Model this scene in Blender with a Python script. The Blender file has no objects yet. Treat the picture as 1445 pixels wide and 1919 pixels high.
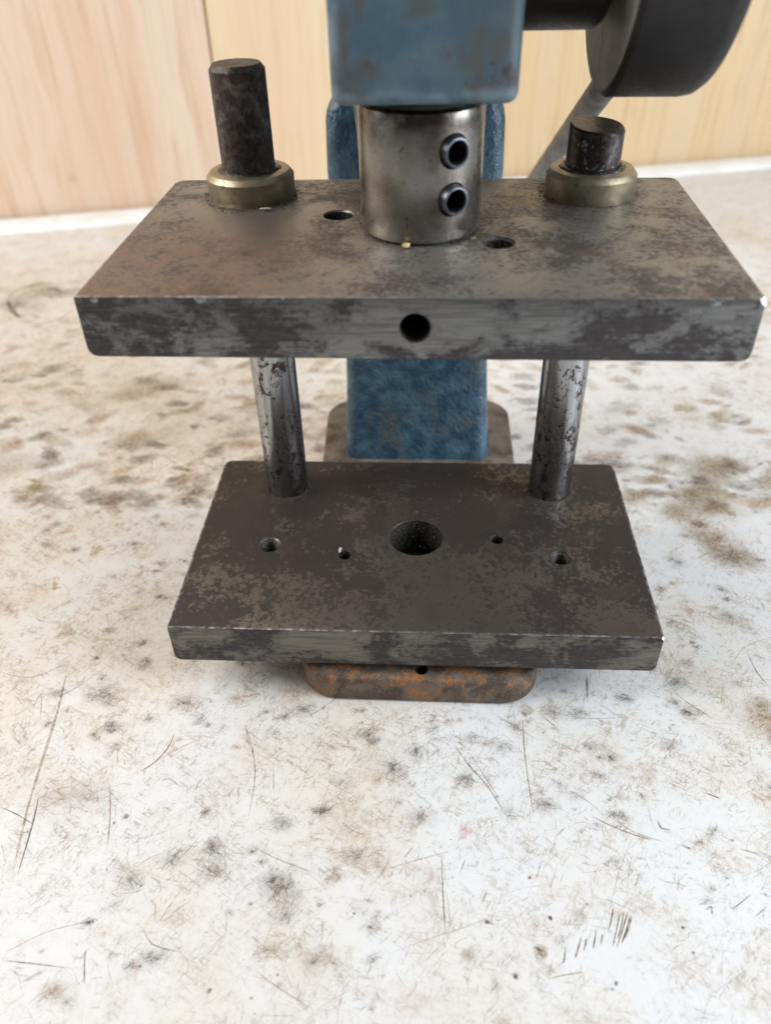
import bpy, bmesh, math, random
import numpy as np
from mathutils import Vector, Matrix, Euler

MM = 0.001
R = math.radians
sc = bpy.context.scene
COL = sc.collection

# ------------------------------------------------------------------ camera
cam_d = bpy.data.cameras.new('camera')
cam = bpy.data.objects.new('camera', cam_d)
COL.objects.link(cam)
sc.camera = cam
def cam_pose(pitch, roll, yaw):
    cp, sp, cy, sy = math.cos(pitch), math.sin(pitch), math.cos(yaw), math.sin(yaw)
    fwd = Vector((sy * cp, cy * cp, -sp)); right = Vector((cy, -sy, 0)); up = right.cross(fwd)
    r = math.cos(roll) * right + math.sin(roll) * up
    u = -math.sin(roll) * right + math.cos(roll) * up
    return Matrix((r, u, -fwd)).transposed().to_4x4()
cam.matrix_world = Matrix.Translation(Vector((3.134, -195.057, 172.222)) * MM) @ cam_pose(R(38.7806), R(-1.6170), R(-3.8629))
cam_d.sensor_fit = 'VERTICAL'
cam_d.sensor_height = 36.0
cam_d.sensor_width = 36.0
cam_d.lens = 36.0 * 1492.54 / 1919.0
cam_d.clip_start = 0.01
cam_d.clip_end = 50.0
cam_d.dof.use_dof = True
cam_d.dof.focus_distance = 0.198
cam_d.dof.aperture_fstop = cam_d.lens / 2.0

# ------------------------------------------------------------------ light
world = bpy.data.worlds.new('World'); sc.world = world; world.use_nodes = True
bg = world.node_tree.nodes['Background']
bg.inputs['Color'].default_value = (0.93, 0.96, 1.0, 1)
bg.inputs['Strength'].default_value = 0.14

def area(name, loc, target, sx, sy, power, color):
    d = bpy.data.lights.new(name, 'AREA'); d.shape = 'RECTANGLE'
    d.size = sx; d.size_y = sy; d.energy = power; d.color = color
    o = bpy.data.objects.new(name, d); COL.objects.link(o)
    o.location = Vector(loc)
    o.rotation_euler = (Vector(target) - Vector(loc)).to_track_quat('-Z', 'Y').to_euler()
    return o
area('window_light', (0.66, -0.20, 0.40), (0.0, 0.0, 0.06), 0.42, 0.6, 7.6, (0.86, 0.93, 1.0))
area('far_window_light', (-0.72, -0.05, 0.62), (-0.12, 0.2, 0.0), 0.6, 0.6, 7.0, (1.0, 0.965, 0.92))

sc.view_settings.view_transform = 'Standard'
sc.view_settings.look = 'None'
sc.view_settings.exposure = 0.19
sc.view_settings.gamma = 1.0
sc.view_settings.use_curve_mapping = False
sc.render.engine = 'CYCLES'
sc.cycles.transparent_max_bounces = 48
sc.cycles.max_bounces = 8

# ------------------------------------------------------------------ node helper
class Mat:
    """small wrapper that writes a node tree; every length is in millimetres of object space"""
    def __init__(self, name):
        self.m = bpy.data.materials.new(name); self.m.use_nodes = True
        self.t = self.m.node_tree; self.n = self.t.nodes; self.l = self.t.links
        self.out = self.n['Material Output']; self.bsdf = self.n['Principled BSDF']
        tc = self.n.new('ShaderNodeTexCoord')
        self.P = self.vmath('SCALE', tc.outputs['Object'], s=1000.0)
        self._xyz = None
    def set(self, sock, v):
        if isinstance(v, bpy.types.NodeSocket): self.l.new(v, sock)
        else:
            if sock.type == 'RGBA' and not isinstance(v, (int, float)) and len(v) == 3: v = (*v, 1)
            sock.default_value = v
    def vmath(self, op, a, b=None, s=None):
        n = self.n.new('ShaderNodeVectorMath'); n.operation = op
        self.set(n.inputs[0], a)
        if b is not None: self.set(n.inputs[1], b)
        if s is not None: self.set(n.inputs['Scale'], s)
        return n.outputs['Value'] if op in ('LENGTH', 'DISTANCE', 'DOT_PRODUCT') else n.outputs[0]
    def xyz(self, v=None):
        if v is None:
            if self._xyz is None:
                n = self.n.new('ShaderNodeSeparateXYZ'); self.l.new(self.P, n.inputs[0]); self._xyz = n.outputs
            return self._xyz
        n = self.n.new('ShaderNodeSeparateXYZ'); self.l.new(v, n.inputs[0]); return n.outputs
    def math(self, op, a, b=0.0, clamp=False):
        n = self.n.new('ShaderNodeMath'); n.operation = op; n.use_clamp = clamp
        self.set(n.inputs[0], a); self.set(n.inputs[1], b); return n.outputs[0]
    def add(self, a, b): return self.math('ADD', a, b)
    def mul(self, a, b): return self.math('MULTIPLY', a, b)
    def map(self, scale=(1, 1, 1), rot=(0, 0, 0), loc=(0, 0, 0)):
        src = self.P
        if any(rot):      # turn first, stretch after
            q = self.n.new('ShaderNodeMapping'); self.l.new(src, q.inputs[0]); q.inputs['Rotation'].default_value = rot; src = q.outputs[0]
        n = self.n.new('ShaderNodeMapping'); self.l.new(src, n.inputs[0])
        n.inputs['Location'].default_value = loc; n.inputs['Scale'].default_value = scale
        return n.outputs[0]
    def noise(self, size, detail=4, rough=0.55, dist=0.0, vec=None, color=False, loc=0.0):
        n = self.n.new('ShaderNodeTexNoise'); n.noise_dimensions = '4D'
        self.l.new(vec if vec is not None else self.P, n.inputs['Vector'])
        n.inputs['W'].default_value = loc
        n.inputs['Scale'].default_value = 1.0 / size; n.inputs['Detail'].default_value = detail
        n.inputs['Roughness'].default_value = rough; n.inputs['Distortion'].default_value = dist
        return n.outputs['Color'] if color else n.outputs['Fac']
    def step(self, v, lo, hi, a=0.0, b=1.0):
        n = self.n.new('ShaderNodeMapRange'); n.interpolation_type = 'SMOOTHSTEP'; n.clamp = True
        self.set(n.inputs['Value'], v); n.inputs['From Min'].default_value = lo; n.inputs['From Max'].default_value = hi
        n.inputs['To Min'].default_value = a; n.inputs['To Max'].default_value = b
        return n.outputs['Result']
    def mix(self, f, a, b):
        n = self.n.new('ShaderNodeMix'); n.data_type = 'RGBA'; n.clamp_factor = True
        self.set(n.inputs[0], f); self.set(n.inputs[6], a); self.set(n.inputs[7], b); return n.outputs[2]
    def lerp(self, f, a, b):
        n = self.n.new('ShaderNodeMix'); n.data_type = 'FLOAT'; n.clamp_factor = True
        self.set(n.inputs[0], f); self.set(n.inputs[2], a); self.set(n.inputs[3], b); return n.outputs[0]
    def bump(self, h, dist_mm, strength=1.0, prev=None):
        n = self.n.new('ShaderNodeBump'); self.set(n.inputs['Height'], h)
        n.inputs['Distance'].default_value = dist_mm * MM; n.inputs['Strength'].default_value = strength
        if prev is not None: self.l.new(prev, n.inputs['Normal'])
        return n.outputs[0]
    def finish(self, color, rough, metal=0.0, normal=None, **kw):
        b = self.bsdf
        self.set(b.inputs['Base Color'], color); self.set(b.inputs['Roughness'], rough); self.set(b.inputs['Metallic'], metal)
        if normal is not None: self.l.new(normal, b.inputs['Normal'])
        for k, v in kw.items(): self.set(b.inputs[k.replace('_', ' ')], v)
        return self.m
    def sphere_mask(self, spots):
        """soft union of little spherical zones (x, y, z, radius) in object millimetres"""
        res = None
        for (x, y, z, r) in spots:
            d = self.vmath('DISTANCE', self.P, (x, y, z))
            k = self.step(d, r * 1.1, r * 0.7)
            res = k if res is None else self.math('MAXIMUM', res, k)
        return res

# ------------------------------------------------------------------ materials
def steel_plate_top(name, dark, light, tint, bias, seed, edge=None, front_light=None, left_rust=False, fine=False):
    m = Mat(name); X, Y, Z = m.xyz()
    big = m.noise(26, 3, .5, .3, loc=seed); mid = m.noise(7.5, 6, .62, .5, loc=seed + 3); fin = m.noise(1.25 if fine else 1.1, 6, .72, loc=seed + 7)
    micro = m.noise(.32, 3, .7, loc=seed + 9)
    v = m.add(m.add(m.mul(big, .5 if fine else .55), m.mul(mid, .5 if fine else .48)), m.add(m.mul(fin, .75 if fine else .62), m.mul(micro, .25 if fine else .22)))
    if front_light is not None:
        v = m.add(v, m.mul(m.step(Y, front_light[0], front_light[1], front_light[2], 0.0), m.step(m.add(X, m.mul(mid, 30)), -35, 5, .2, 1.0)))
    f = m.step(v, bias - (.04 if fine else .09), bias + (.05 if fine else .10))
    c = m.mix(f, dark, light)
    tn = m.step(m.add(m.noise(15, 4, .6, .4, loc=seed + 20), m.mul(fin, .25)), .66, .86)
    if left_rust: tn = m.math('MAXIMUM', tn, m.mul(m.step(m.add(X, m.mul(mid, 40)), 26, -20), m.mul(m.step(Y, 2, -38), m.step(m.add(mid, fin), .70, 1.10))))
    c = m.mix(m.mul(tn, .75), c, tint)
    pit = m.step(m.add(m.mul(m.noise(1.6, 5, .65, .6, loc=seed + 31), .8), m.mul(m.noise(9, 2, loc=seed + 33), .4)), .70, .80)
    c = m.mix(m.mul(pit, .75), c, (.018, .015, .013))
    spk = m.step(m.noise(.45, 2, .6, loc=seed + 41), .72, .80)
    c = m.mix(m.mul(spk, .35), c, (.38, .34, .28))
    metal = m.lerp(f, .15 if fine else .35, .72)
    rough = m.add(m.lerp(f, .66 if fine else .56, .40), m.mul(m.add(fin, -.5), .25))
    if edge is not None:
        W, y0, y1 = edge
        e = m.math('MAXIMUM', m.step(m.math('ABSOLUTE', X), W - .9, W - .15), m.math('MAXIMUM', m.step(Y, y0 + .9, y0 + .1), m.step(Y, y1 - .8, y1 - .1)))
        e = m.mul(e, m.step(m.noise(2.2, 4, .7, loc=seed + 51), .40, .62))
        c = m.mix(m.mul(e, .8), c, (.48, .48, .50)); metal = m.lerp(e, metal, .95)
    h = m.add(m.add(m.mul(fin, .5), m.mul(micro, .35)), m.add(m.mul(pit, -.8), m.mul(mid, .7)))
    return m.finish(c, rough, metal, m.bump(h, .10, .8))

def steel_plate_side(name, dark, light, tint, seed, bias=.54, size=7.0, nicks=()):
    m = Mat(name)
    st = m.map((1 / 7, 1 / 3, 1))
    big = m.noise(size, 5, .58, .6, loc=seed, vec=m.map((.75, .75, 1.0)))
    fin = m.noise(.9, 5, .7, loc=seed + 3, vec=m.map((.55, .55, 1)))
    lines = m.noise(.35, 3, .6, loc=seed + 5, vec=m.map((.035, .035, 1)))
    wide = m.noise(24, 2, .5, loc=seed + 8)
    v = m.add(m.add(big, m.mul(m.add(fin, -.5), .36)), m.add(m.mul(m.add(lines, -.5), .17), m.mul(m.add(wide, -.5), .40)))
    f = m.step(v, bias - .075, bias + .07)
    dk = m.mix(m.step(m.add(m.mul(fin, .6), m.mul(lines, .4)), .42, .66), dark, tuple(x * 2.1 for x in dark))
    c = m.mix(f, dk, light)
    c = m.mix(m.mul(f, m.step(lines, .45, .62)), c, tuple(x * .62 for x in light))
    tn = m.step(m.noise(9, 5, .65, .4, loc=seed + 20), .60, .74)
    c = m.mix(m.mul(tn, .6), c, tint)
    metal = m.lerp(f, .3, .85); rough = m.lerp(f, .58, .40)
    if nicks:
        k = m.mul(m.sphere_mask(nicks), m.step(m.noise(.9, 3, .7), .42, .52)); c = m.mix(k, c, (.55, .58, .62)); metal = m.lerp(k, metal, 1.0); rough = m.lerp(k, rough, .3)
    h = m.add(m.mul(fin, .6), m.add(m.mul(lines, .35), m.mul(f, -.4)))
    return m.finish(c, rough, metal, m.bump(h, .09, .8))

M = {}
M['upper_top'] = steel_plate_top('upper_plate_face', (.066, .057, .052), (.300, .284, .262), (.205, .122, .082), .905, 1.0, (62.5, -59.7, 12.97), left_rust=True)
M['upper_side'] = steel_plate_side('upper_plate_edge', (.040, .034, .035), (.235, .232, .225), (.13, .085, .06), 11.0, .51, 9.0,
                                   nicks=[(-58.6, -60, -.3, 1.0), (-38.5, -60, -.1, 1.2), (53.8, -60, -.2, 1.3), (-23, -60, -.1, .7)])
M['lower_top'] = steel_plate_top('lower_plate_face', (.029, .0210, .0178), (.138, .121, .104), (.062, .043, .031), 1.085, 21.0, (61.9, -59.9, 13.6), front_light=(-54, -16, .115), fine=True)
M['lower_side'] = steel_plate_side('lower_plate_edge', (.036, .029, .029), (.205, .190, .165), (.10, .07, .048), 33.0, .545, 11.0)

def bare():
    m = Mat('bare_bright_steel')
    return m.finish((.66, .69, .74), m.step(m.noise(.5, 3), .3, .7, .22, .42), 1.0, m.bump(m.noise(.4, 3), .05, .6))
M['bare'] = bare()

def hole_mat():
    m = Mat('oily_bore_steel')
    f = m.step(m.noise(.7, 5, .7), .42, .62)
    c = m.mix(f, (.020, .018, .016), (.10, .09, .075))
    return m.finish(c, .55, .4, m.bump(m.noise(.5, 5, .7), .12, .8))
M['bore'] = hole_mat()

def pin_mat(name, seed, top_z, top_dark):
    m = Mat(name); X, Y, Z = m.xyz()
    streak = m.noise(.5, 3, .6, vec=m.map((1, 1, .03)), loc=seed)
    patch = m.noise(3.6, 7, .72, .7, loc=seed + 2, vec=m.map((1, 1, .75))); fin = m.noise(.8, 4, .7, loc=seed + 4)
    low = m.step(Z, 58, 22, 0, .06)
    up = m.step(Z, top_z - 3, top_z + 3, 0, .34 if top_dark else .22)
    v = m.add(m.add(patch, m.mul(m.add(fin, -.5), .4)), m.add(low, up))
    halo = m.step(v, .535, .60); rust = m.step(v, .575, .625)
    steel = m.mix(streak, (.33, .335, .345), (.52, .525, .54))
    steel = m.mix(m.mul(halo, .32), m.mix(m.step(m.noise(1.1, 2, .5, vec=m.map((1, 1, .012)), loc=seed + 9), .45, .7, 0, .6), steel, (.19, .185, .185)), (.17, .14, .125))
    dark = m.mix(m.step(fin, .35, .65), (.022, .018, .020), (.085, .062, .055))
    dark = m.mix(m.mul(m.step(Z, top_z - 2, top_z + 2), m.step(patch, .5, .68)), dark, (.20, .165, .145) if top_dark else (.17, .165, .18))
    c = m.mix(rust, steel, dark)
    metal = m.lerp(rust, 1.0, m.step(Z, 88, 98, .75, .45 if top_dark else .8)); rough = m.lerp(rust, .22, m.step(Z, 88, 98, .34, .48 if top_dark else .34))
    h = m.add(m.mul(rust, -.7), m.add(m.mul(fin, .2), m.mul(streak, .10)))
    return m.finish(c, rough, metal, m.bump(h, .045, .7))
M['pin_a'] = pin_mat('rusty_guide_pin', 2.0, 94, True)
M['pin_b'] = pin_mat('polished_guide_pin', 8.0, 94, False)

def brass():
    m = Mat('tarnished_brass'); X, Y, Z = m.xyz()
    big = m.noise(6, 4, .6, .4); fin = m.noise(.8, 5, .7); ring = m.noise(.28, 2, .5, vec=m.map((.02, .02, 1)))
    c = m.mix(m.step(big, .35, .65), (.31, .255, .165), (.47, .415, .31))
    c = m.mix(m.mul(m.step(m.add(big, m.mul(fin, .5)), .76, .95), .8), c, (.11, .085, .055))
    c = m.mix(m.step(m.noise(2.5, 5, .7, loc=4), .58, .70, 0, .7), c, (.33, .315, .27))
    return m.finish(c, m.step(fin, .3, .7, .34, .5), .85, m.bump(m.add(fin, ring), .04, .7))
M['brass'] = brass()

def grease():
    m = Mat('black_grease'); return m.finish((.012, .011, .010), .22, 0.0, m.bump(m.noise(.7, 4, .6), .3, 1.0))
M['grease'] = grease()

def collar():
    m = Mat('turned_collar_steel'); X, Y, Z = m.xyz()
    ring = m.noise(.30, 3, .6, vec=m.map((.03, .03, 1))); big = m.noise(9, 3, .5, .3); fin = m.noise(1.6, 5, .7)
    c = m.mix(ring, (.27, .26, .235), (.40, .385, .355))
    c = m.mix(m.step(big, .45, .68, 0, .7), c, (.24, .205, .16))
    c = m.mix(m.step(m.add(fin, m.mul(big, .3)), .76, .84, 0, .8), c, (.045, .036, .032))
    c = m.mix(m.mul(m.step(Z, 19.5, 23.5), m.step(m.noise(5, 4, loc=3), .35, .60)), c, (.075, .058, .055))
    d = m.sphere_mask([(7.0, -12, 8.8, 7.0), (7.0, -12, 17.8, 7.0)])
    c = m.mix(m.mul(d, m.step(big, .30, .6, .1, .55)), c, (.165, .115, .095))
    return m.finish(c, m.step(fin, .3, .7, .22, .36), .95, m.bump(m.add(ring, m.mul(fin, .5)), .035, .6))
M['collar'] = collar()

def oxide(name, c0, c1, r0, r1, metal, bump=.06):
    m = Mat(name); b = m.noise(7, 5, .6, .4); f = m.noise(.9, 4, .7)
    return m.finish(m.mix(m.step(m.add(b, m.mul(f, .3)), .5, .85), c0, c1), m.step(f, .3, .7, r0, r1), metal, m.bump(m.add(f, b), bump, .7))
M['screw'] = oxide('blackened_screw_steel', (.055, .058, .072), (.15, .155, .18), .30, .45, .8)
M['screw_rim'] = oxide('rubbed_screw_rim', (.10, .108, .135), (.22, .235, .285), .28, .42, .9)
M['hub'] = oxide('black_oxide_hub', (.006, .005, .0055), (.017, .0135, .0135), .42, .6, .1)
M['hub_face'] = oxide('grey_hub_face', (.20, .18, .15), (.36, .33, .285), .42, .6, .25)
M['lever'] = oxide('dull_lever_steel', (.075, .072, .07), (.17, .165, .155), .42, .55, .8)
M['ram'] = oxide('dark_ram_steel', (.02, .017, .016), (.06, .05, .045), .4, .6, .5)

def blue_paint(name, seed, blue, blue2, worn, wear, rough0, bump, stain):
    m = Mat(name)
    big = m.noise(13, 4, .55, .5, loc=seed); mid = m.noise(5, 4, .5, 0, loc=seed + 2); fin = m.noise(.8, 5, .65, loc=seed + 4)
    lump = m.noise(1.25, 3, .5, 0, loc=seed + 6)
    c = m.mix(m.step(mid, .35, .68), blue, blue2)
    w = m.step(m.add(big, m.mul(m.add(mid, -.5), .5)), wear - .05, wear + .09)
    if name.startswith('worn'): w = m.math('MAXIMUM', w, m.mul(m.step(m.add(m.xyz()[0], m.mul(mid, 22)), 8, 30), .55))
    c = m.mix(m.mul(w, .85), c, worn)
    s = m.step(m.add(m.noise(4.5, 6, .68, .2, loc=seed + 11), m.mul(m.add(big, -.5), .5)), .60 if name.startswith('worn') else .68, .70 if name.startswith('worn') else .73)
    c = m.mix(m.mul(s, .85), c, stain)
    chip = m.step(m.noise(2.4, 4, .6, .3, loc=seed + 17), .70, .73)
    c = m.mix(chip, c, (.10, .055, .032))
    if name.startswith('worn'):
        x_, y_, z_ = m.xyz(); ed = m.math('MAXIMUM', m.step(x_, -12.2, -14.2), m.step(z_, 143.2, 140.8))
        c = m.mix(m.mul(ed, m.step(mid, .38, .60, .15, .7)), c, (.20, .285, .34))
    h = m.add(m.mul(lump, 1.0), m.add(m.mul(fin, .25), m.mul(chip, -.5)))
    return m.finish(c, m.lerp(w, rough0, .55), 0.0, m.bump(h, bump, .9), Specular_IOR_Level=.5)
M['column'] = blue_paint('chipped_blue_paint', 3.0, (.027, .060, .096), (.068, .134, .188), (.060, .078, .078), 0.60, .27, .60, (.07, .055, .045))
M['head'] = blue_paint('worn_blue_paint', 9.0, (.058, .118, .162), (.095, .165, .210), (.085, .085, .080), .54, .40, .10, (.055, .042, .036))

def rust_iron():
    m = Mat('rusty_cast_iron'); X, Y, Z = m.xyz()
    big = m.noise(8, 4, .6, .4); mid = m.noise(2.6, 5, .65, .4, loc=2); g = m.noise(.42, 3, .7, loc=4)
    c = m.mix(m.step(big, .38, .62), (.075, .048, .034), (.17, .135, .105))
    c = m.mix(m.step(g, .5, .72, 0, .6), c, (.30, .26, .215))
    o = m.step(m.add(m.add(big, m.mul(m.add(mid, -.5), .9)), m.add(m.step(Y, -40, -62, -.12, .035), m.step(Z, 6.0, 9.0, 0, .055))), .575, .67)
    c = m.mix(m.mul(o, .85), c, m.mix(m.step(g, .35, .65), (.20, .080, .028), (.42, .18, .055)))
    return m.finish(c, .82, .1, m.bump(m.add(m.mul(g, .8), m.mul(mid, 1.2)), .30, .9))
M['base'] = rust_iron()

def pine(name, seed, a, b, c2):
    m = Mat(name)
    v = m.map((1, 1, .045)); w = m.noise(60, 2, .5, .2, loc=seed, vec=m.map((1, 1, .25)), color=True)
    vv = m.vmath('ADD', v, m.vmath('SCALE', w, s=26.0))
    g1 = m.noise(22, 4, .6, .4, loc=seed + 1, vec=vv); g2 = m.noise(4.5, 4, .6, .2, loc=seed + 2, vec=vv)
    c = m.mix(m.step(g1, .36, .64), a, b)
    c = m.mix(m.step(g2, .46, .72, 0, .6), c, c2)
    kn = m.step(m.noise(30, 2, .5, .3, loc=seed + 5, vec=m.map((1, 1, .6))), .70, .78, 0, .55)
    c = m.mix(kn, c, (.30, .20, .12))
    sp = m.step(m.noise(9, 3, .6, loc=seed + 8), .68, .76, 0, .35)
    c = m.mix(sp, c, (.36, .30, .24))
    return m.finish(c, .55, 0.0, m.bump(g2, .2, .4))

def laminate():
    m = Mat('stained_white_laminate'); X, Y, Z = m.xyz()
    big = m.noise(75, 3, .5, .3); b2 = m.noise(30, 4, .6, .4, loc=5); wash = m.noise(17, 7, .68, .6, loc=6)
    mid = m.noise(6.5, 6, .66, .8, loc=7); fin = m.noise(1.4, 6, .74, .5, loc=9); grit = m.noise(.5, 3, .7, loc=11)
    zone = m.add(m.mul(m.add(big, -.5), .9), m.add(m.mul(m.add(b2, -.5), .5), m.step(X, 10, -130, -.05, .07)))
    work = m.mul(m.step(Y, -150, -105, .6, 1.0), m.step(Y, 260, 30, .10, 1.0))     # the used strip of the bench
    c = m.mix(m.step(zone, -.10, .16), (.745, .755, .765), (.725, .690, .625))
    # tan wash that follows the grain of the rubbed surface
    w = m.step(m.add(m.add(wash, m.mul(zone, .5)), m.mul(m.add(fin, -.5), .5)), .46, .70)
    c = m.mix(m.mul(m.mul(w, work), .36), c, (.57, .465, .34))
    # soft brown blotches
    field = m.mul(m.step(m.noise(60, 2, .5, loc=21), .40, .60), m.mul(work, m.step(Y, -110, 0, .5, 1.0)))
    blot = m.step(m.add(mid, m.mul(m.add(fin, -.5), .42)), .54, .70)
    c = m.mix(m.mul(m.mul(blot, field), .85), c, m.mix(m.step(b2, .4, .6), (.38, .265, .145), (.35, .285, .21)))
    # fibres rubbed into the surface, four directions, each in its own patches
    for k, (ang, sz, lo) in enumerate(((.55, .62, .525), (-.7, .5, .53), (1.4, .55, .545), (-1.15, .48, .54), (.1, .6, .54))):
        fb = m.noise(sz, 4, .66, .7, loc=30 + k, vec=m.map((.13, 1, 1), rot=(0, 0, ang)))
        msk = m.step(m.add(m.noise(6.5, 5, .70, .5, loc=40 + k), m.mul(zone, .25)), .44, .60)
        c = m.mix(m.mul(m.mul(m.step(fb, lo, lo + .12), msk), m.mul(m.step(Y, -150, -95, .45, 1.0), .62)), c, ((.30, .20, .115), (.27, .225, .18), (.36, .225, .115), (.22, .18, .14), (.34, .25, .155))[k])
    dust = m.step(m.add(m.mul(fin, .8), m.add(m.mul(grit, .35), m.mul(m.add(wash, -.5), .6))), .60, .78)
    c = m.mix(m.mul(m.mul(dust, m.add(.25, m.mul(work, .75))), .42), c, (.42, .33, .235))
    dots = m.step(m.noise(1.0, 2, .5, loc=60), .735, .76)
    c = m.mix(m.mul(dots, .6), c, (.16, .12, .09))
    return m.finish(c, m.step(b2, .3, .7, .38, .52), 0.0, m.bump(m.add(m.mul(fin, .8), mid), .14, .5))
M['laminate'] = laminate()

def rim_white():
    m = Mat('white_edge_trim')
    return m.finish(m.mix(m.step(m.noise(20, 4), .4, .7), (.83, .84, .85), (.74, .71, .65)), .4)
M['rim'] = rim_white()

def marks_mat():
    m = Mat('scratch_dirt')
    at = m.n.new('ShaderNodeAttribute'); at.attribute_name = 'mark_color'; at.attribute_type = 'GEOMETRY'
    al = at.outputs['Alpha']
    fa = m.noise(.45, 4, .65, .6, vec=m.map((.16, 1, 1), rot=(0, 0, .6))); fb = m.noise(.45, 4, .65, .6, loc=5, vec=m.map((.16, 1, 1), rot=(0, 0, -.75)))
    nz = m.step(m.add(m.math('MAXIMUM', fa, fb), m.mul(m.add(m.noise(1.4, 4, .65, .4), -.5), .6)), .46, .70)
    a = m.mul(al, m.lerp(nz, .45, 1.0))
    tr = m.n.new('ShaderNodeBsdfTransparent'); mx = m.n.new('ShaderNodeMixShader')
    m.l.new(a, mx.inputs[0]); m.l.new(tr.outputs[0], mx.inputs[1]); m.l.new(m.bsdf.outputs[0], mx.inputs[2]); m.l.new(mx.outputs[0], m.out.inputs['Surface'])
    m.finish(at.outputs['Color'], .6); return m.m
M['marks'] = marks_mat()
def chip_mat(name, c, r=.5, metal=0.0):
    m = Mat(name); return m.finish(m.mix(m.noise(.5, 3), c, tuple(x * .7 for x in c)), r, metal)
M['brass_chip'] = chip_mat('bright_brass_chip', (.60, .47, .22), .5, .3)
M['pale_chip'] = chip_mat('pale_chip', (.72, .70, .62), .4, .2)
M['swarf'] = chip_mat('brown_dust', (.13, .10, .07), .7)
# ------------------------------------------------------------------ mesh helpers
def link(name, bm, mats, parent=None, loc=None, smooth=32):
    me = bpy.data.meshes.new(name); bm.normal_update(); bm.to_mesh(me); bm.free()
    return link_mesh(name, me, mats, parent, loc, smooth)
def link_mesh(name, me, mats, parent=None, loc=None, smooth=32):
    me.transform(Matrix.Scale(MM, 4))
    for mt in (mats if isinstance(mats, (list, tuple)) else [mats]): me.materials.append(mt)
    if 'slots' in me:
        me.polygons.foreach_set('material_index', list(me['slots'])); del me['slots']
    if smooth:
        me.polygons.foreach_set('use_smooth', [True] * len(me.polygons)); me.set_sharp_from_angle(angle=R(smooth))
    o = bpy.data.objects.new(name, me); COL.objects.link(o)
    if parent is not None: o.parent = parent
    if loc is not None: o.location = Vector(loc) * MM
    return o
def empty(name, loc, label, cat, group=None, rot=(0, 0, 0)):
    o = bpy.data.objects.new(name, None); COL.objects.link(o); o.empty_display_size = .01
    o.location = Vector(loc) * MM; o.rotation_euler = rot
    o['label'] = label; o['category'] = cat
    if group: o['group'] = group
    return o
def tag(o, label, cat, group=None, kind=None):
    o['label'] = label; o['category'] = cat
    if group: o['group'] = group
    if kind: o['kind'] = kind
    return o
def box_bm(x0, x1, y0, y1, z0, z1):
    bm = bmesh.new(); v = [bm.verts.new(p) for p in ((x0, y0, z0), (x1, y0, z0), (x1, y1, z0), (x0, y1, z0), (x0, y0, z1), (x1, y0, z1), (x1, y1, z1), (x0, y1, z1))]
    for f in ((3, 2, 1, 0), (4, 5, 6, 7), (0, 1, 5, 4), (1, 2, 6, 5), (2, 3, 7, 6), (3, 0, 4, 7)): bm.faces.new([v[i] for i in f])
    return bm
def bevel(bm, edges, off, seg=2):
    bmesh.ops.bevel(bm, geom=list(edges), offset=off, offset_type='OFFSET', segments=seg, profile=.5, affect='EDGES', clamp_overlap=True)
def sharp_edges(bm, ang=35):
    bm.normal_update()
    return [e for e in bm.edges if len(e.link_faces) == 2 and e.calc_face_angle(0) > R(ang)]
def lathe_bm(profile, seg=64, axis='Z', origin=(0, 0, 0), bm=None):
    """profile [(r, h)], closed with end caps when r > 0 at the ends"""
    bm = bm or bmesh.new(); rings = []
    def pt(r, h, a):
        u, w = r * math.cos(a), r * math.sin(a)
        p = {'Z': (u, w, h), 'X': (h, u, w), 'Y': (u, -h, w)}[axis]
        return (p[0] + origin[0], p[1] + origin[1], p[2] + origin[2])
    for r, h in profile: rings.append([bm.verts.new(pt(r, h, 2 * math.pi * i / seg)) for i in range(seg)])
    for a, b in zip(rings, rings[1:]):
        for i in range(seg): bm.faces.new((a[i], a[(i + 1) % seg], b[(i + 1) % seg], b[i]))
    bm.faces.new(list(reversed(rings[0]))); bm.faces.new(rings[-1])
    bmesh.ops.recalc_face_normals(bm, faces=bm.faces)
    return bm
def extrude_poly(pts, lo, hi, plane='XY'):
    bm = bmesh.new()
    def P(a, b, c): return {'XY': (a, b, c), 'YZ': (c, a, b)}[plane]
    A = [bm.verts.new(P(a, b, lo)) for a, b in pts]; B = [bm.verts.new(P(a, b, hi)) for a, b in pts]
    bm.faces.new(A); bm.faces.new(list(reversed(B)))
    for i in range(len(pts)): bm.faces.new((A[i], B[i], B[(i + 1) % len(pts)], A[(i + 1) % len(pts)]))
    bmesh.ops.recalc_face_normals(bm, faces=bm.faces)
    return bm
def round_poly(pts, radii, seg=8):
    """outline with rounded corners"""
    out = []; n = len(pts)
    for i, (p, r) in enumerate(zip(pts, radii)):
        p = Vector(p); a = (Vector(pts[i - 1]) - p).normalized(); b = (Vector(pts[(i + 1) % n]) - p).normalized()
        if r <= 0: out.append(tuple(p)); continue
        half = a.angle(b) / 2; t = r / math.tan(half); c = p + (a + b).normalized() * (r / math.sin(half))
        s = p + a * t - c; e = p + b * t - c
        ang = s.angle(e); sgn = 1 if s.x * e.y - s.y * e.x > 0 else -1
        for k in range(seg + 1):
            th = sgn * ang * k / seg
            out.append((c.x + s.x * math.cos(th) - s.y * math.sin(th), c.y + s.x * math.sin(th) + s.y * math.cos(th)))
    return out
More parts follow.
